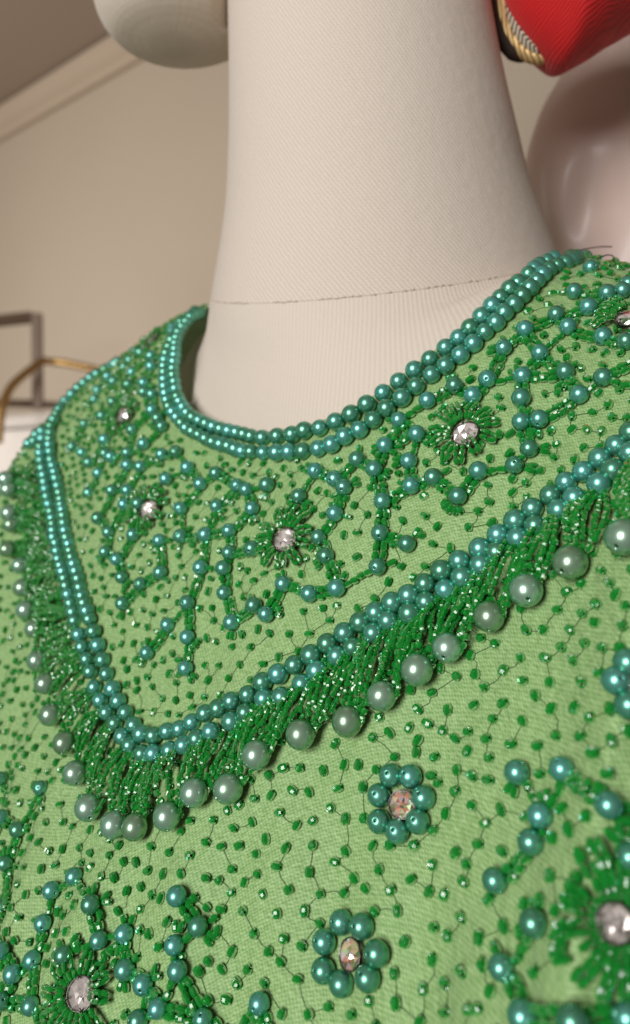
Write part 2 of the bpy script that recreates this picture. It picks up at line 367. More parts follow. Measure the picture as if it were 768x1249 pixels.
dk = catmull([at(a-2, b-6, zr+.006) for a, b in ((596,-60),(598,-25),(600,2),(602,18),(607,36),(616,54),(630,69),(644,77))], 8)
sub('dark_edging', tube(dk, [.0036 if i < len(dk)-10 else .0036*math.sqrt((len(dk)-i)/10)+.0002 for i in range(len(dk))], 12), MAT['darkfelt'], red, True)
gd = catmull([at(a-2, b-6, zr+.004) for a, b in ((612,-60),(612,-25),(613,5),(617,30),(624,50),(635,65),(648,74.5),(660,77),(668,74))], 8)
sub('gold_braid', tube(gd, .0026, 10), MAT['braid'], red, True)
l0 = catmull([at(a-2, b-6, zr+.003) for a, b in ((613,-60),(614,-20),(616,8),(621,34),(630,53),(642,66),(656,73),(668,74))], 6)
l1 = catmull([at(a-2, b-6, zr+.004) for a, b in ((650,-60),(648,-20),(646,5),(648,24),(653,42),(660,56),(668,66),(680,72))], 6)
V = []; UVs = []
for i, (a, b) in enumerate(zip(l0, l1)):
    for j in range(9):
        p = a.lerp(b, j/8)-FWD*(.004*math.sin(j/8*math.pi)); V.append(p-red.location); UVs.append((j*1.3, i*.75))
o = link('herringbone_lining', mesh('lining', V, gridfaces(len(l0), 9, False), True, UVs), MAT['herring'], red)
so = o.modifiers.new('thick', 'SOLIDIFY'); so.thickness = .001

# ---------------------------------------------------------------- the dress cloth
navs = [to_av(cast(bv0, *p)[0]) for p in neck_px]
loop = [(.955, .30)]+navs+[(-.80, .17), (-.84, -.04), (-.66, -.28), (-.30, -.42), (0, -.45), (.35, -.42), (.70, -.28), (.90, -.06), (.955, .12)]
loop.append(loop[0]); lc = catmull([Vector((a, b, 0)) for a, b in loop], 14)[:-1]
ctr = (.08, .12)
ang = np.array([math.atan2(p.y-ctr[1], p.x-ctr[0]) for p in lc]); rad = np.array([math.hypot(p.x-ctr[0], p.y-ctr[1]) for p in lc])
od = np.argsort(ang); ang, rad = ang[od], rad[od]
NT = 360; th = np.linspace(-math.pi, math.pi, NT, endpoint=False)
rn = np.interp(th, np.r_[ang[-1]-2*math.pi, ang, ang[0]+2*math.pi], np.r_[rad[-1], rad, rad[0]])
for _ in range(3): rn = (np.roll(rn, 1)+rn*2+np.roll(rn, -1))/4
ca, sa = np.cos(th), np.sin(th)
def edge(lo, hi, c, d): return np.where(d > 0, (hi-c)/np.maximum(d, 1e-9), np.where(d < 0, (lo-c)/np.minimum(d, -1e-9), 1e9))
ro = 1/((1/edge(-1.72, 1.72, ctr[0], ca))**6+(1/edge(-.85, 1.72, ctr[1], sa))**6)**(1/6)
def arcv(v):
    vv = np.linspace(-1, 1.9, 300); L = np.linalg.norm(np.diff(S(np.full(300, .5), vv), axis=0), axis=1); return np.interp(v, vv, np.r_[0, np.cumsum(L)]*1000)
def poncho(svals, off):
    V = []; UVs = []
    for s_ in svals:
        r_ = rn+(ro-rn)*s_; a = ctr[0]+ca*r_; v = ctr[1]+sa*r_; P = S(a, v)
        e = 1e-3; n = np.cross(S(a+e, v)-P, S(a, v+e)-P); n /= np.linalg.norm(n, axis=1)[:, None]
        n *= np.sign((n*(P-np.array([0, .03, 1.25]))).sum(1))[:, None]
        wr = 0
        if np.all(np.asarray(off) == 0):
            wr = .0007*np.sin(a*9+3*np.sin(v*4))*np.sin(v*11+2*np.sin(a*5))*min(1, s_*6)+.0005*np.sin(a*23+v*17+2*np.sin(v*9))*min(1, s_*6)
            wr = wr+.0016*sstep((v-1.15)/.3)*np.sin((a*1.3-v*.6)*16+np.sin(v*7))
        P = P+n*np.reshape((np.asarray(off)+wr)*np.ones(len(a)), (-1, 1))
        V.append(P); UVs.append(np.stack([a*100, arcv(v)], -1))
    return np.concatenate(V), np.concatenate(UVs)
sv = np.linspace(0, 1, 150)**1.25
Vd, UVd = poncho(sv, 0.0); Fd = gridfaces(len(sv), NT)
dress = link('beaded_dress', None); dress.location = (0, 0, 1.10)
tag(dress, 'light green beaded dress with pearl-trimmed neckline and fringed bib on cream mannequin', 'dress')
DL = Vector(dress.location)
cloth = link('bodice_cloth', mesh('bodice', Vd-np.array(DL), Fd, True, UVd), MAT['dress'], dress)
so = cloth.modifiers.new('thick', 'SOLIDIFY'); so.thickness = .0003; so.offset = 0
bv = BVHTree.FromPolygons([Vector(p) for p in Vd], Fd)
def hit(px, py): return cast(bv, px, py)
def lifted(px, py, h):
    """a point on the pixel's ray that stands h above the cloth"""
    p, n = hit(px, py); d = ray(px, py); return p-d*(h/max(.45, -d.dot(n))), n

# ---------------------------------------------------------------- the mannequin: neck, chest, head, seam
man = link('dress_mannequin', None); man.location = (0, 0, 1.10)
tag(man, 'cream knit-covered mannequin with long neck wearing the green beaded dress', 'mannequin')
FM = Vector((0, -1, 0))                                            # the way the mannequin faces
keys = [((.012, -.290, .306), .053, 0.0), ((.015, -.252, .311), .0535, 0.0), ((.0175, -.218, .315), .0545, .03), ((.021, -.185, .319), .0578, .08), ((.0245, -.158, .324), .0622, .16), ((.027, -.136, .329), .067, .26), ((.030, -.107, .335), .0765, .40)]
az = np.linspace(0, 2*math.pi, 180, endpoint=False)
def nring(c, r, tilt):
    c = cw(*c); out_ = []
    for a in az:
        d = Vector((math.cos(a), math.sin(a), 0)); out_.append(c+d*r-UP*(tilt*r*d.dot(-RIGHT*.30-FWD*.98)))
    return out_
rings = [nring(*k) for k in keys]
gapw = np.exp(-((th-2.75)/.55)**2)*.0075; pN, _ = poncho([0.0], -.0045-gapw); pM, _ = poncho([.10], -.006-gapw)
c0 = cw(.030, 0, .335)
def by_az(P):
    A = np.arctan2(P[:, 1]-c0.y, P[:, 0]-c0.x) % (2*math.pi); o_ = np.argsort(A); A = A[o_]; P = P[o_]
    A = np.r_[A[-1]-2*math.pi, A, A[0]+2*math.pi]; P = np.vstack([P[-1:], P, P[:1]])
    return [Vector([np.interp(a, A, P[:, k]) for k in range(3)]) for a in az]
rN, rM = by_az(pN), by_az(pM)
mid = []
for i in range(len(az)):
    q = rings[-1][i].lerp(rN[i], .5); d = Vector((math.cos(az[i]), math.sin(az[i]), 0)); mid.append(q+UP*.001-d*.0015)
allr = rings+[mid, rN, rM]
cols = [catmull([r[i] for r in allr], 8) for i in range(len(az))]; nrow = len(cols[0]); seam_row = 8*(len(rings)-1)
def skin_part(name, r0, r1, mat):
    V = []; UVs = []
    for r_ in range(r0, r1):
        for i in range(len(az)+1):
            p = cols[i % len(az)][r_]; V.append(p-man.location); UVs.append((az[1]*i*62, p.z*1000))
    link(name, mesh(name, V, gridfaces(r1-r0, len(az)+1, False), True, UVs), mat, man)
skin_part('neck', 0, seam_row+1, MAT['knit']); skin_part('chest', seam_row, nrow, MAT['rib'])
parts = []
for i in range(len(az)*2):                                         # stitches of the seam
    j = i//2; f_ = (i % 2)/2
    if i % 2 or random.random() < .6: continue
    a = cols[j][seam_row]; b = cols[(j+1) % len(az)][seam_row]; d = Vector((math.cos(az[j]), math.sin(az[j]), .3)).normalized()
    p0 = a.lerp(b, .06)+d*.00005; p1 = a.lerp(b, .84)+d*.00005+UP*random.gauss(0, .00015)
    parts.append(tube([p0, p1], .00028, 5))
parts.append(tube([cols[j][seam_row]+Vector((math.cos(az[j]), math.sin(az[j]), 0))*.00002 for j in list(range(len(az)))+[0]], .00013, 5, False))
V, F = merge(parts); link('seam_stitching', mesh('seam', [Vector(v)-man.location for v in V], F), MAT['stitch'], man)
HF = (-RIGHT*1.0+FWD*.12).normalized(); HS = HF.cross(UP)
hk = [(-.004, .072, .004, .004), (-.0025, .071, .016, .014), (.002, .070, .029, .026), (.012, .066, .040, .036), (.026, .056, .050, .045), (.050, .036, .064, .056), (.085, .010, .082, .066), (.135, .004, .092, .074), (.180, 0, .086, .068), (.215, 0, .058, .046), (.232, 0, .012, .010)]
hb = cw(.0095, -.2085, .317); hk = catmull([Vector((a, b, c)) for a, b, c, d in hk], 16), catmull([Vector((d, 0, 0)) for a, b, c, d in hk], 16)
def jaw(p):
    # the hollow under the jaw, between the chin and the neck, on the near side
    f_ = (p-hb).dot(HF)-.046; g_ = (p-hb).dot(UP); near_ = -(p-hb).dot(FWD)
    k_ = float(sstep((.006-f_-g_*.75)/.011)*sstep((near_+.004)/.012)*sstep((.040-g_)/.02)); return p+FWD*(.020*k_)+UP*(.003*k_)
V = []; UVs = []; sg = 200
for q, w_ in zip(*hk):
    for k in range(sg+1):
        a = 2*math.pi*k/sg; V.append(jaw(hb+UP*q.x+HF*(q.y+math.cos(a)*q.z)+HS*(math.sin(a)*w_.x))-man.location); UVs.append((a*60, q.x*1000))
F = gridfaces(len(hk[0]), sg+1, False)+[tuple(range(sg, -1, -1))]; link('head', mesh('head', V, F, True, UVs), MAT['headknit'], man)
V = [];
# ---------------------------------------------------------------- bead templates
def sphere_mesh(name, seg=24, rows=14, hole=True):
    V = []; 
    for i in range(rows+1):
        a = math.pi*i/rows
        for j in range(seg):
            b = 2*math.pi*j/seg; V.append((math.sin(a)*math.cos(b), math.sin(a)*math.sin(b), math.cos(a)))
    return V, gridfaces(rows+1, seg)
def pearl_mesh(name, mat):
    # a drilled pearl: the poles are dimpled into a bore
    prof = [(.10, .80), (.13, .955), (.20, .975)]+[(math.sin(t), math.cos(t)) for t in np.linspace(.32, math.pi-.32, 12)]+[(.20, -.975), (.13, -.955), (.10, -.80)]
    seg = 22; V = [(r*math.cos(2*math.pi*j/seg), r*math.sin(2*math.pi*j/seg), z) for r, z in prof for j in range(seg)]
    F = gridfaces(len(prof), seg)+[tuple(range(seg)), tuple((len(prof)-1)*seg+k for k in range(seg-1, -1, -1))]
    me = mesh(name, V, F); me.materials.append(mat); return me
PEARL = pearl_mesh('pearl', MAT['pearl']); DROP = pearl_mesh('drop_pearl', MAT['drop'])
def seed_geo(seg=8):
    prof = [(.30, .78), (.62, .98), (.90, .62), (1.0, 0), (.90, -.62), (.62, -.98), (.30, -.78)]
    V = [(r*math.cos(2*math.pi*j/seg), r*math.sin(2*math.pi*j/seg), z) for r, z in prof for j in range(seg)]
    return np.array(V), gridfaces(len(prof), seg)
SV, SF = seed_geo(9); SV6, SF6 = seed_geo(6)
SEED = mesh('seed_bead', SV, SF, False); SEED.materials.append(MAT['seed'])
def orient(z, x=None):
    z = Vector(z).normalized(); x = Vector(x) if x is not None else Vector((random.gauss(0, 1), random.gauss(0, 1), random.gauss(0, 1)))
    x = (x-z*x.dot(z)).normalized(); y = z.cross(x); return Matrix((x, y, z)).transposed()
def put(name, me, parent, p, scale, zdir):
    o = bpy.data.objects.new(name, me); COL.objects.link(o); o.parent = parent
    s = (scale,)*3 if isinstance(scale, (int, float)) else scale
    o.matrix_local = Matrix.Translation(Vector(p)-DL) @ orient(zdir).to_4x4() @ Matrix.Diagonal((*s, 1)); return o
def seeds_geo(items, low=False):
    """items: (pos, axis, radius, halflength) -> merged verts, faces"""
    bvx, bf = (SV6, SF6) if low else (SV, SF); V = []; F = []; o = 0; bf = np.array(bf)
    for p, ax, r, h in items:
        R = np.array(orient(ax)); V.append((bvx*np.array([r, r, h])) @ R.T+np.array(Vector(p)-DL)); F.append(bf+o); o += len(bvx)
    return np.concatenate(V), np.concatenate(F)
def seeds_obj(name, items, parent, low=False):
    V, F = seeds_geo(items, low); me = mesh(name, V, F, False); me.materials.append(MAT['seed']); return link(name, me, None, parent)
def sub_empty(name, p, parent):
    o = bpy.data.objects.new(name, None); COL.objects.link(o); o.parent = parent; o.location = Vector(p)-DL; return o

PR = .00262
# ---------------------------------------------------------------- neckline and bib border pearls
occupied = []
def row(name, pts, r=PR*1.08, lift=.8):
    out_ = []
    for i, (x, y) in enumerate(pts):
        rr = r*random.uniform(.94, 1.05)*(1.05 if 330 < x < 640 else 1.0); p, n = lifted(x, y, rr*lift); out_.append((p, n, rr))
    for i, (p, n, rr) in enumerate(out_):
        a = out_[max(i-1, 0)][0]; b = out_[min(i+1, len(out_)-1)][0]
        put(name, PEARL, dress, p, rr, (b-a)+Vector((random.gauss(0, .0004), random.gauss(0, .0004), random.gauss(0, .0004)))); occupied.append((p, rr))
    return out_
def fill(pts, gap=.0049):
    """thin or densify a traced row so that pearls of one size sit side by side along the cloth"""
    P = [hit(*p)[0] for p in pts]; L = np.r_[0, np.cumsum([(P[i+1]-P[i]).length for i in range(len(P)-1)])]
    n = max(2, int(round(L[-1]/gap))+1); t = np.linspace(0, L[-1], n); A = np.array(pts)
    return list(zip(np.interp(t, L, A[:, 0]), np.interp(t, L, A[:, 1])))
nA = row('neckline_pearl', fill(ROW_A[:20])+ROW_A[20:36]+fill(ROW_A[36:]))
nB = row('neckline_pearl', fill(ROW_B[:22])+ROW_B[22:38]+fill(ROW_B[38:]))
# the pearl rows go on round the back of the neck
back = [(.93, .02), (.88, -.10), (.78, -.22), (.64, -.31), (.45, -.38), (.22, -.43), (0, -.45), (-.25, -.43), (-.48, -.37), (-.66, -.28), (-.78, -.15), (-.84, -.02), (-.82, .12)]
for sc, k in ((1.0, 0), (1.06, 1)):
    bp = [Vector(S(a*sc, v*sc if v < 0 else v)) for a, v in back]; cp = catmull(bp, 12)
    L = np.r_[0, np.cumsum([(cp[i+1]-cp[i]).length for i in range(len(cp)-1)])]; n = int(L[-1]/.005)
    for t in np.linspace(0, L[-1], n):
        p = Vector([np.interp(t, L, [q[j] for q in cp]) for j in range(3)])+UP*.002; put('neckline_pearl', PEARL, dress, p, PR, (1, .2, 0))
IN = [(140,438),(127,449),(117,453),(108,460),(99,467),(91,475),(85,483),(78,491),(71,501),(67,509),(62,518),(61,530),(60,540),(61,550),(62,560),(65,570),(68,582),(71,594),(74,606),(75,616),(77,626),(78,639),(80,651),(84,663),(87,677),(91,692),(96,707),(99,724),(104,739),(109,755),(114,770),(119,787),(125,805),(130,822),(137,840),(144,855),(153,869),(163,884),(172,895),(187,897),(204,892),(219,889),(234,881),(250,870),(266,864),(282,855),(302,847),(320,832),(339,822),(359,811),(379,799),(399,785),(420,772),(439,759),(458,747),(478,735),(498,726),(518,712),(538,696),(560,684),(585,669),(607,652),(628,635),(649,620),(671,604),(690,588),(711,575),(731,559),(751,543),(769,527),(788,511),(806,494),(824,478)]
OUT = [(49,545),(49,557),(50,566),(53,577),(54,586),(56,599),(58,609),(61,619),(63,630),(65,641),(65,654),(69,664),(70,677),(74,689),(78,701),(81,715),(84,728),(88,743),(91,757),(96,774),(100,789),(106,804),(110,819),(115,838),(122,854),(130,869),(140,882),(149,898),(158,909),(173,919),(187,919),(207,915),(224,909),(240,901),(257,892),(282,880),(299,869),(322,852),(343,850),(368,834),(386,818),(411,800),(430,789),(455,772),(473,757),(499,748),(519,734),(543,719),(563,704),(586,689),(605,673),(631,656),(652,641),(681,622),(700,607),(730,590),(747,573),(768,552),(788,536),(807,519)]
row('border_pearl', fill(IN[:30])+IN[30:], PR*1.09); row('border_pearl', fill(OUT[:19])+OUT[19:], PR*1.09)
row('border_pearl', [(51,526),(44,530),(41,538),(35,541),(51,535)])

# ---------------------------------------------------------------- rhinestones
def brilliant(name, mat, seg=8):
    """cut stone, radius 1: table, star and kite facets, girdle; the pavilion is the foil mesh"""
    V = []; F = []; q = 2*math.pi/seg
    for k in range(seg): V.append((.52*math.cos(k*q), .52*math.sin(k*q), .42))
    for k in range(seg): V.append((.80*math.cos((k+.5)*q), .80*math.sin((k+.5)*q), .25))
    for k in range(2*seg): V.append((math.cos(k*q/2), math.sin(k*q/2), .04))
    for k in range(2*seg): V.append((math.cos(k*q/2), math.sin(k*q/2), -.03))
    for k in range(seg): V.append((.45*math.cos((k+.5)*q), .45*math.sin((k+.5)*q), -.12))
    V.append((0, 0, -.20)); F.append(tuple(range(seg))); a, b, c, d = seg, 2*seg, 4*seg, 6*seg
    for k in range(seg):
        n = (k+1) % seg; F.append((k, a+k, n)); F.append((n, a+k, b+(2*k+2) % (2*seg), a+n))
        F.append((a+k, b+2*k, b+2*k+1)); F.append((a+k, b+2*k+1, b+(2*k+2) % (2*seg)))
        for j in (2*k, 2*k+1): F.append((b+j, c+j, c+(j+1) % (2*seg), b+(j+1) % (2*seg)))
    bm = bmesh.new(); vs = [bm.verts.new(v) for v in V]
    for f in F: bm.faces.new([vs[i] for i in f])
    bmesh.ops.delete(bm, geom=[v for v in bm.verts if not v.link_faces], context='VERTS')
    bmesh.ops.recalc_face_normals(bm, faces=bm.faces); me = bpy.data.meshes.new(name); bm.to_mesh(me); bm.free(); me.materials.append(mat); return me
STONE = brilliant('rhinestone', MAT['crystal']); AURORA = brilliant('crystal', MAT['aurora'])
def foil_mesh(name, mat):
    # the foil pavilion seen through the stone: flat facets at uneven tilts
    V = [(0, 0, -.36)]; F = []; sg = 9; rs = ((.28, -.22, .07), (.66, -.27, .08), (1.02, -.07, 0))
    for q, (rr_, zz_, am_) in enumerate(rs):
        for k in range(sg): a = 2*math.pi*(k+.5*q)/sg+.2; V.append((rr_*math.cos(a), rr_*math.sin(a), zz_+am_*math.sin(k*2.4+q)))
    for k in range(sg):
        n = (k+1) % sg; F.append((0, 1+k, 1+n))
        for q in range(2):
            o_ = 1+q*sg; F += [(o_+k, o_+sg+k, o_+n), (o_+n, o_+sg+k, o_+sg+n)]
    me = mesh(name, V, F, False); me.materials.append(mat); return me
FOIL = foil_mesh('foil', MAT['foil']); FOIL_IRI = foil_mesh('foil_iridescent', MAT['foil_iri'])
def cup(name, mats):
    pr = [(0, -.84), (.55, -.66), (1.05, -.10), (1.06, .06), (1.12, .05), (1.14, -.1), (.95, -.85), (.0, -.90)]; seg = 24
    V = [(r*math.cos(2*math.pi*j/seg), r*math.sin(2*math.pi*j/seg), z) for r, z in pr for j in range(seg)]; F = gridfaces(len(pr), seg)
    me = mesh(name, V, F); [me.materials.append(m) for m in mats]
    for i, p in enumerate(me.polygons): p.material_index = 0 if i < 2*seg else 1
    return me
CUP = cup('setting', (MAT['foil'], MAT['setting']))
PV, PF = tube([(1.10, 0, -.3), (1.11, 0, .08), (1.02, 0, .2), (.88, 0, .25)], [.10, .10, .09, .06], 6); PRONG = mesh('prong', PV, PF); PRONG.materials.append(MAT['setting'])
def putm(name, me, parent, M4, base):
    o = bpy.data.objects.new(name, me); COL.objects.link(o); o.parent = parent; o.matrix_local = Matrix.Translation(-base) @ M4; return o
def stone(px, py, r, parent, base, me, sname, lift, tilt=0.0):
    p, n = hit(px, py); n = (n+Vector((random.gauss(0, tilt),)*3)).normalized(); c, _ = lifted(px, py, lift)
    M4 = Matrix.Translation(c) @ orient(n).to_4x4() @ Matrix.Diagonal((r, r, r, 1))
    putm(sname, me, parent, M4, base); putm('foil_back', FOIL if me is STONE else FOIL_IRI, parent, M4, base); st = putm('setting', CUP, parent, M4, base)
    return c, n, M4, st
flower_c = []
def rhinestone_flower(px, py, r, plen, npet=11, open_=1.0):
    p, n = hit(px, py); E_ = bpy.data.objects.new('rhinestone_flower', None); COL.objects.link(E_); E_.parent = dress; E_.location = p-DL
    c, n, M4, st = stone(px, py, r, E_, p, STONE, 'rhinestone', r*.92, .03)
    for k in range(4):
        putm('prong', PRONG, E_, M4 @ Matrix.Rotation(k*math.pi/2+.4, 4, 'Z'), p)
    t, b, n = frame_of(n); flower_c.append((p, r+plen)); occupied.append((p, r))
    for k in range(npet):
        a = 2*math.pi*(k+random.uniform(-.2, .2))/npet; d = t*math.cos(a)+b*math.sin(a); ln = plen*random.uniform(.8, 1.15); lf_ = random.uniform(.0012, .0026); items = []
        side = n.cross(d)
        for sgn in (-1, 1):
            m_ = 3 if ln < .0075 else 4; seg_ = ln/m_
            for i in range(m_):
                f_ = (i+.5)/m_; q = p+d*(r*1.02+ln*f_)+side*(sgn*(.00052+.00042*open_*math.sin(f_*math.pi*.8))); q, nn_, _i, _d = bv.find_nearest(q)
                if nn_.dot(n) < 0: nn_ = -nn_
                q = q+nn_*(.0006+lf_*math.sin(f_*math.pi*.85)+.0010*(1-f_)); items.append((q, d+side*(sgn*.3*open_*math.cos(f_*math.pi))+n*(.35*math.cos(f_*math.pi))+Vector((random.gauss(0, .06),)*3), random.uniform(.00070, .00083), seg_*.56))
        V, F = seeds_geo(items); V = V+np.array(DL-p); me = mesh('petal', V, F, False); me.materials.append(MAT['seed']); link('petal', me, None, E_)
rhinestone_flower(567, 528, .0037, .0074); rhinestone_flower(347, 658, .0037, .0074); rhinestone_flower(181, 622, .0037, .0070, 11); rhinestone_flower(151, 506, .0037, .0068, 11)
rhinestone_flower(184, 417, .0040, .0045, 9); rhinestone_flower(768, 388, .0037, .0072); rhinestone_flower(98, 1212, .0037, .0076, 12); rhinestone_flower(751, 1126, .0031, .0102, 17, .3)
def pearl_flower(c, pts):
    p, n = hit(*c); E_ = bpy.data.objects.new('pearl_flower', None); COL.objects.link(E_); E_.parent = dress; E_.location = p-DL
    stone(c[0], c[1], .0031, E_, p, AURORA, 'crystal', .0030, .05); occupied.append((p, .0055))
    for x, y in pts:
        q, _ = lifted(x, y, .0021); o = bpy.data.objects.new('pearl', PEARL); COL.objects.link(o); o.parent = E_
        o.matrix_local = Matrix.Translation(q-p) @ orient(n.cross(q-p)+n*random.uniform(-.3, .3)).to_4x4() @ Matrix.Diagonal((.00292, .00292, .00292, 1)); occupied.append((q, .0026))
pearl_flower((490, 981), [(476,946),(500,947),(462,970),(516,973),(462,1002),(509,1002),(484,1014)])
pearl_flower((426, 1164), [(416,1125),(441,1130),(395,1149),(459,1163),(394,1184),(416,1200),(448,1193)])
pearl_flower((781, 832), [(751,830),(765,808),(767,860),(788,797),(808,812),(812,840),(793,868)])

# ---------------------------------------------------------------- scattered pearls
SC = [(700,355),(740,357),(759,354),(717,374),(678,383),(692,398),(640,401),(735,410),(763,416),(614,424),(658,430),(689,453),(735,460),(594,462),(637,458),(635,485),(706,481),(576,482),(766,346),
(521,488),(486,512),(508,529),(554,470),(469,543),(435,560),(456,572),(498,562),(528,582),(501,592),(408,584),(419,594),(384,574),(583,574),(635,514),(657,511),(645,547),(627,567),(558,605),
(197,554),(214,551),(228,570),(202,584),(244,590),(263,577),(289,592),(300,597),(325,591),(364,605),(264,617),(307,620),(220,620),(220,654),(194,659),(250,652),(279,647),(279,674),(307,669),(272,693),(244,692),(388,655),
(408,626),(397,678),(410,717),(377,724),(466,611),(463,650),(496,663),(460,691),(273,723),(195,698),(228,735),(204,762),(228,777),(226,815),(282,759),(309,738),(324,749),(345,712),
(151,615),(168,614),(119,632),(132,649),(162,652),(128,673),(142,682),(148,704),(171,712),(149,736),(179,796),
(164,429),(171,430),(184,434),(184,447),(158,439),(151,448),(161,454),(131,459),(138,465),(156,469),(175,467),(175,478),(185,481),(119,476),(115,487),(137,490),(124,507),(103,517),(185,500),(192,510),(161,524),(175,541),(127,536),(88,545),(100,552),(128,553),(135,557),(155,552),(108,564),(155,567),(171,569),(120,577),(136,598),(155,598),(108,601),(197,520),
(49,961),(21,1012),(6,1053),(0,950),(1,997),(90,1069),(62,1086),(110,1103),(52,1126),(120,1147),(151,1139),(77,1165),(39,1171),(15,1188),(152,1183),(174,1201),(37,1227),(168,1245),(192,1230),(2,1106),(0,1160),(1,1222),
(215,1093),(241,1130),(212,1153),(216,1184),(198,1231),(247,1243),(316,1224),
(630,942),(685,938),(658,995),(647,1027),(603,1074),(650,1126),(742,982),(611,1180),(637,1239),(698,1246),(765,1241),(768,1045)]
# beyond the frame the same kind of lattice goes on
SC += [(790,1000),(830,1050),(845,1100),(838,1150),(800,1190),(690,1290),(640,1290),(760,1300),(820,1280),(60,1275),(110,1290),(160,1280),(280,1275),(330,1290),(790,350),(800,390),(795,430),(790,470),(820,440)]
pearls = []
for x, y in SC:
    rr = PR*random.uniform(.95, 1.05); p, n = lifted(x, y, rr*.85)
    near = min((p-q).length for q, r_ in occupied)
    if near < .0028: continue
    put('pearl', PEARL, dress, p, rr, Vector((random.gauss(0, 1), random.gauss(0, 1), random.gauss(0, 1)))-n*.0); occupied.append((p, rr)); pearls.append((p, n))

# ---------------------------------------------------------------- little bars of seed beads between the pearls
def on_cloth(q, n, h):
    q2, n2, i, d = bv.find_nearest(q)
    if n2.dot(n) < 0: n2 = -n2
    return q2+n2*h, n2
bars = 0; done = set(); P = [p for p, n in pearls]; bead_pts = []
for i, (p, n) in enumerate(pearls):
    ds = sorted(((p-q).length, j) for j, q in enumerate(P) if j != i)[:5]; cnt = 0
    for d, j in ds:
        if d > .0148 or cnt >= 3: break
        if (min(i, j), max(i, j)) in done: cnt += 1; continue
        q = P[j]; mid_ = (p+q)/2
        if any(k != i and k != j and max((P[k]-p).length, (P[k]-q).length) < d*.98 for k in range(len(P))): continue
        if any((mid_-c).length < r_*.8 for c, r_ in flower_c): continue
        done.add((min(i, j), max(i, j))); cnt += 1; dv = (q-p).normalized(); side = n.cross(dv).normalized(); items = []
        L_ = d-.0042; m_ = max(1, int(round(L_/.0026)))
        for sgn in ((-1, 1) if random.random() < .75 else (0,)):
            for k in range(m_):
                f_ = (.0021+L_*(k+.5)/m_)/d
                c, n2 = on_cloth(p.lerp(q, f_)+side*(sgn*.00105+random.gauss(0, .0002)), n, .0008+random.uniform(0, .0007)); items.append((c, dv+side*random.gauss(0, .14)+n*random.gauss(0, .1), random.uniform(.00102, .0012), L_/m_*.53))
        seeds_obj('bead_bar', items, dress); bead_pts += [x_[0] for x_ in items]; bars += 1
    # loose beads tucked against the pearl
    items = []
    for k in range(random.choice((1, 2, 2, 3))):
        a = random.uniform(0, 6.28); t, b, _ = frame_of(n); d = t*math.cos(a)+b*math.sin(a); sd_ = n.cross(d); ll = random.uniform(.0011, .0016)
        c0_ = p+d*(.0027+ll)
        if any((c0_-x_).length < .0022 for x_ in bead_pts[-80:]) or any((c0_-q).length < .0034 for q in P if q is not p): continue
        for sg_ in ((-1, 1) if random.random() < .65 else (0,)):
            c, n2 = on_cloth(c0_+sd_*(sg_*.00085), n, .0009+random.uniform(0, .0005)); items.append((c, d+sd_*(sg_*random.uniform(.1, .5))+n*random.gauss(0, .15), random.uniform(.0009, .0011), ll))
    if items: seeds_obj('bead_cluster', items, dress); bead_pts += [x_[0] for x_ in items]

# ---------------------------------------------------------------- fringe
DROPS = [((695,686),(722,600),(738,590)),((641,720),(668,632),(690,617)),((596,752),(631,656),(660,640)),((545,790),(586,689),(615,668)),((508,817),(543,719),(575,693)),((465,849),(499,748),(530,728)),((423,880),(455,772),(485,754)),((366,896),(411,800),(440,783)),((312,921),(360,838),(386,817)),((278,962),(322,852),(345,845)),((236,967),(270,887),(299,869)),((203,996),(224,909),(245,899)),((164,1009),(190,919),(207,915)),((138,1006),(165,915),(180,919)),((107,985),(140,882),(155,905)),((91,943),(126,862),(138,880)),((78,906),(118,845),(128,866)),((61,872),(108,812),(116,840)),((55,834),(101,790),(107,806)),((45,806),(96,774),(102,795)),((41,767),(88,743),(94,765)),((31,744),(82,728),(88,745)),((27,717),(76,701),(82,725)),((24,690),(70,683),(76,703)),((9,670),(66,660),(70,685)),((13,640),(63,640),(67,665)),((11,626),(62,628),(64,645)),((10,597),(55,600),(60,620)),((5,583),(52,580),(55,600)),
((760,655),(775,560),(790,548)),((812,620),(825,520),(838,508))]
def strand(p0, n0, p1, sag, name, parent, base, rad=.00080):
    items = []; L_ = (p1-p0).length*1.04; m_ = max(4, int(L_/.00165)); sd = n0.cross(p1-p0).normalized(); ph = random.uniform(0, 6.28); am = random.uniform(.0004, .0014); hh_ = random.uniform(.0012, .0038)
    prev = None; pts = []
    for k in range(m_+1):
        f_ = k/m_; q = p0.lerp(p1, f_)+sd*(am*math.sin(f_*5+ph)+sag*math.sin(f_*math.pi)); c, n2, _i, _d = bv.find_nearest(q)
        if n2.dot(n0) < 0: n2 = -n2
        h = .0012+hh_*math.sin(f_*math.pi)**.7+.0012*f_; c = c+n2*h
        pts.append(c.lerp(p1, max(0, f_*4-3)))
    for k in range(m_): items.append(((pts[k]+pts[k+1])/2+Vector((random.gauss(0, .00012),)*3), pts[k+1]-pts[k]+Vector((random.gauss(0, .0002),)*3), rad*random.uniform(.9, 1.08), .00088))
    V, F = seeds_geo(items, True); V = V+np.array(DL-base); me = mesh(name, V, F, False); me.materials.append(MAT['seed']); return link(name, me, None, parent)
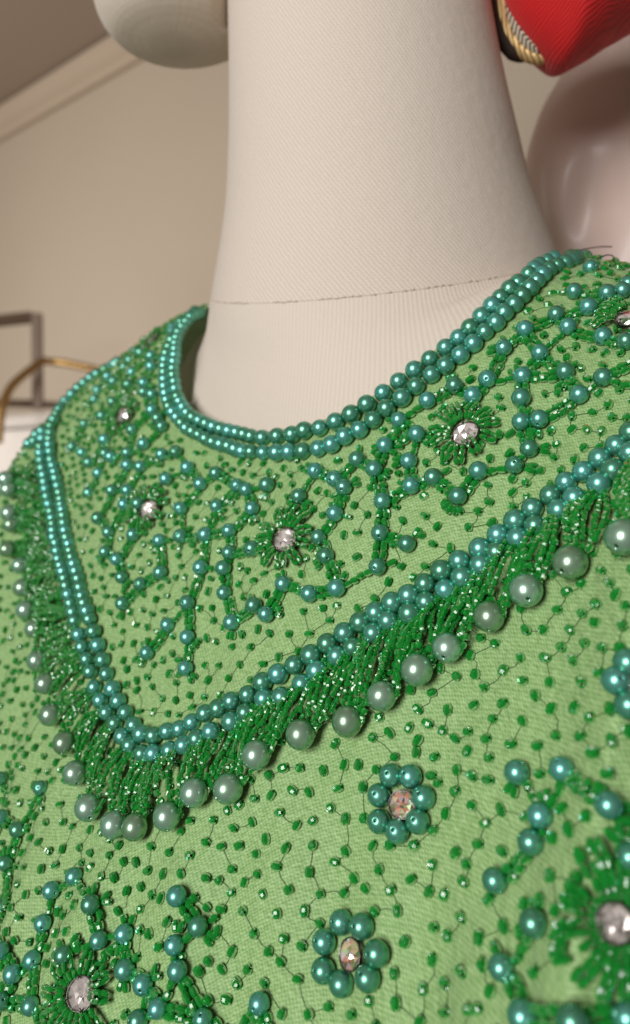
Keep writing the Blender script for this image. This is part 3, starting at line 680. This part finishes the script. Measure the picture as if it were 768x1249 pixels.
for (pp, a1, a2) in DROPS:
    r_ = .0039*random.uniform(.94, 1.06); p, n = lifted(pp[0], pp[1], r_+.0008); E_ = bpy.data.objects.new('fringe_tassel', None); COL.objects.link(E_); E_.parent = dress; E_.location = p-DL
    o = bpy.data.objects.new('drop_pearl', DROP); COL.objects.link(o); o.parent = E_; ax = (hit(*a1)[0]-p).normalized()+Vector((random.gauss(0, .35), random.gauss(0, .35), random.gauss(0, .35)))
    o.matrix_local = orient(ax).to_4x4() @ Matrix.Diagonal((r_, r_, r_*1.03, 1)); occupied.append((p, r_))
    right = pp[0] > 190
    for a_, ends in ((a1, ((-5, -9), (-1, -11), (3, -10), (8, -8))), (a2, ((9, -7), (12, -3), (13, 0), (10, 6)))):
        for ex, ey in ends:
            q0, n0 = lifted(a_[0]+random.uniform(-11, 9)*(1 if right else .4), a_[1]+random.uniform(-3, 3), .0012); sc_ = 1 if right else .7
            q1, _ = lifted(pp[0]+ex*sc_*1.2+random.uniform(-2, 2), pp[1]+ey*sc_*1.2, .0022+random.uniform(0, .002))
            strand(q0, n0, q1, random.uniform(-.0032, .0032), 'strand', E_, p)
extra = [((768,556),(766,632)),((765,560),(770,640))]+[((50+k*1.1, 552+k*9), (18+k*1.3+random.uniform(-6, 8), 590+k*11)) for k in range(24)]
for a_, b_ in extra:
    q0, n0 = lifted(*a_, .0014); q1, _ = lifted(*b_, .0016); strand(q0, n0, q1, random.uniform(-.001, .001), 'fringe_strand', dress, DL*1.0)

# ---------------------------------------------------------------- single seed beads with their stitches
T = {(192,900):"612,147 692,147 657,257 738,265 552,280 472,297 397,328 340,355 270,402 158,405 113,457 370,440 460,410 593,365 677,427 755,405 235,510 310,530 397,527 527,495 623,538 480,567 55,557 155,573 580,628 738,655 363,640 235,683 298,695 25,663 423,705 512,762 637,742 755,525 178,780",
(384,880):"98,108 280,78 362,55 457,30 500,92 492,150 388,172 548,10 622,45 683,82 745,50 582,172 690,237 567,262 600,300 683,340 40,240 142,212 210,212 298,235 112,327 232,320 75,422 147,475 237,472 10,485 12,600 95,685 148,632 280,607 365,605 483,605 312,722 467,770 572,700 685,640 722,780 637,450 577,530 765,410",
(576,800):"233,8 353,8 488,18 148,70 245,120 377,128 530,125 618,80 57,150 147,232 12,90 98,307 243,318 383,258 570,300 187,430 317,437 405,390 525,390 677,412 80,495 75,605 25,730 657,572 670,258 765,370 5,240 5,365",
(384,1049):"95,15 318,45 142,160 245,138 468,98 572,28 555,155 720,115 400,247 710,280 290,250 437,400 577,330 572,487 385,553 525,632 710,545 262,690 392,702 65,717 175,757 628,745 742,730 22,310 510,795",
(576,1049):"30,380 150,325 80,190 85,640 190,650 15,730 -30,20",
(192,1049):"360,45 578,32 735,60 235,85 298,98 422,108 640,145 512,165 415,250 580,262 715,250 470,360 540,447 703,420 600,497 362,447 312,532 438,535 385,600 683,582 245,495 200,545 137,625 245,685 335,680 108,730 520,600 605,752 735,755 25,65 240,230 290,350 310,240 290,290",
(576,620):"710,222 627,303 530,367 458,407 413,495 603,465 697,420 595,557 732,570 260,592 345,592 475,592 110,660 235,713 355,718 487,735 632,680 717,680 238,487 148,785 620,790",
(384,720):"690,420 570,500 500,580 645,582 755,555 457,665 548,640 622,685 360,695 745,690 682,720 278,718 98,748 500,735",
(0,900):"72,90 105,148 212,90 270,120 55,255 95,318 290,325 220,410 305,412 185,508 235,552 302,542 385,535 437,448 490,462 437,563 530,573 577,525 113,632 198,640 85,712 122,765 183,745 490,675 553,682 600,605 660,607 717,648 615,747 685,727 740,765 513,768 735,530 395,608",
(0,1049):"85,117 122,170 88,280 70,393 28,350 487,78 553,87 617,150 688,130 740,170 515,172 572,250 683,240 725,360 645,290 665,475 18,485",
(0,740):"68,85 30,20 95,135 60,218 30,295 130,187 95,275 65,360 15,380 125,397 108,477 48,458 55,548 170,515 70,622 137,640 215,635 12,685 75,728 213,728 105,780 270,760 535,28 580,48 635,25 695,15 740,35 662,88 717,100 597,122 590,182 650,180 600,262 617,305 718,342 665,360 665,407 660,258 745,515 680,512",
(192,680):"87,98 133,158 260,103 245,165 272,307 205,248 238,393 283,410 362,435 452,437 230,527 298,527 400,522 513,518 545,370 640,372 710,262 740,372 590,485 245,598 345,587 90,612 157,672 228,683 22,688 87,697 685,455 55,567 455,597",
(384,550):"272,177 253,310 190,265 407,108 395,270 427,340 535,315 595,367 632,253 705,290 748,372 660,475 520,410 380,455 205,397 203,517 420,562 537,562 215,607 357,638 210,770 105,755 37,767 290,720 140,410 125,550",
(576,440):"352,160 420,152 615,158 715,143 663,213 682,275 480,215 485,268 485,335 630,342 410,407 543,423 622,415 497,480 430,530 80,687 27,733 197,712 265,665 195,577 75,607 697,703 710,605 330,535 720,30 635,20 530,35",
(192,500):"515,260 543,305 615,285 655,360 680,245 405,255 447,260 415,305 465,320 385,490 170,660 100,710",
(100,600):"45,290 103,465 115,508 130,587 183,607 260,647 290,573 343,593 317,660 195,680 190,742 250,740 455,418 498,478 613,485 625,422 533,262 640,625 605,710 650,730 730,750"}
singles = []; keep = []
GRID = {}
def gk(p): return (int(math.floor(p.x/.005)), int(math.floor(p.y/.005)), int(math.floor(p.z/.005)))
def addg(p, r): GRID.setdefault(gk(p), []).append((p, r))
def free(p, r, k=1.0):
    x, y, z = gk(p)
    for i in (-1, 0, 1):
        for j in (-1, 0, 1):
            for l in (-1, 0, 1):
                for q, s_ in GRID.get((x+i, y+j, z+l), ()):
                    if (p-q).length < (r+s_)*k: return False
    return True
for p, r_ in occupied: addg(p, r_)
for p in bead_pts: addg(p, .0009)
marked = []
for (ox, oy), txt in T.items():
    for tok in txt.split():
        a, b = tok.split(','); marked.append((ox+float(a)/4, oy+float(b)/4))
for x, y in marked:
    p, n = lifted(x, y, .0009)
    if not free(p, .0009, .55): continue
    singles.append((p, n)); addg(p, .0022)
first = len(singles)
for _ in range(26000):                                              # and on over the rest of the dress front
    a = random.uniform(-1.68, 1.68); v = random.uniform(.05, 1.68); e = 1e-3
    da, dv_ = a-ctr[0], v-ctr[1]; r_ = math.hypot(da, dv_); thh = math.atan2(dv_, da)
    if r_ < np.interp(thh, th, rn)+.07: continue
    P0 = Vector(S(a, v)); c, n, _i, _d = bv.find_nearest(P0)
    if n.dot(c-Vector((0, .03, 1.25))) < 0: n = -n
    c = c+n*.0009
    if not free(c, .0022 if v > 1.0 else .0020): continue
    if any((c-q).length < r2*.62 for q, r2 in flower_c): continue
    singles.append((c, n)); addg(c, .0022 if v > 1.0 else .0020)
def shown(p):
    d = p-CAMPOS; z = d.dot(FWD)
    if z < .02: return 9
    x, y = d.dot(RIGHT)/z*FPX+CX, -d.dot(UP)/z*FPX+CY
    return z+(0 if -5 < x < 773 and 0 < y < 1254 else 5)
order = sorted(range(len(singles)), key=lambda i: shown(singles[i][0])); rest = []
def seed_axis(n):
    t, b, _ = frame_of(n); a = random.uniform(0, 3.14); return t*math.cos(a)+b*math.sin(a)+n*random.gauss(0, .15)
for k, i in enumerate(order):
    p, n = singles[i]; r_ = random.uniform(.00108, .00132); h_ = random.uniform(.00105, .00145)
    if k < 300: put('seed_bead', SEED, dress, p, (r_, r_, h_), seed_axis(n))
    else: rest.append((p, seed_axis(n), r_*.95, h_))
o = seeds_obj('seed_beads', rest, dress, True); o['kind'] = 'stuff'
parts = []
for i, (p, n) in enumerate(singles):
    c = [(( (q-p).length), j) for j, (q, m_) in enumerate(singles) if j != i and abs(q.x-p.x) < .008 and abs(q.z-p.z) < .008 and q.z < p.z]
    c.sort()
    for d, j in c[:1]:
        if d > .0085 or random.random() < .3: continue
        q, m_ = singles[j]; k_ = (p+q)/2; c_, nn_, _i, _d = bv.find_nearest(k_+Vector((random.gauss(0, .0005), 0, random.gauss(0, .0005))))
        if nn_.dot(n) < 0: nn_ = -nn_
        parts.append(tube([p-n*.0003, c_+nn_*.00042, q-m_*.0003], .00007, 4, False))
V, F = merge(parts); o = link('stitch_threads', mesh('threads', [Vector(v)-DL for v in V], F), MAT['thread'], dress); o['kind'] = 'stuff'
# loose thread tails and the end pearl of the neckline
put('end_pearl', PEARL, dress, lifted(720, 326, .003)[0], PR*.95, RIGHT*.3-FWD)
z_ = .262
for pts in (((702,306,.265),(718,303,.27),(732,301,.28),(746,301,.285)), ((726,327,.258),(738,326,.255),(747,319,.253),(748,313,.253),(741,311,.254),(732,314,.256),(722,319,.258))):
    V, F = tube(catmull([at(*p) for p in pts], 8), .00022, 6); link('thread_tail', mesh('thread_tail', [Vector(v)-DL for v in V], F), MAT['black'], dress)
print('pearls', len(pearls), 'bars', bars, 'singles', len(singles))
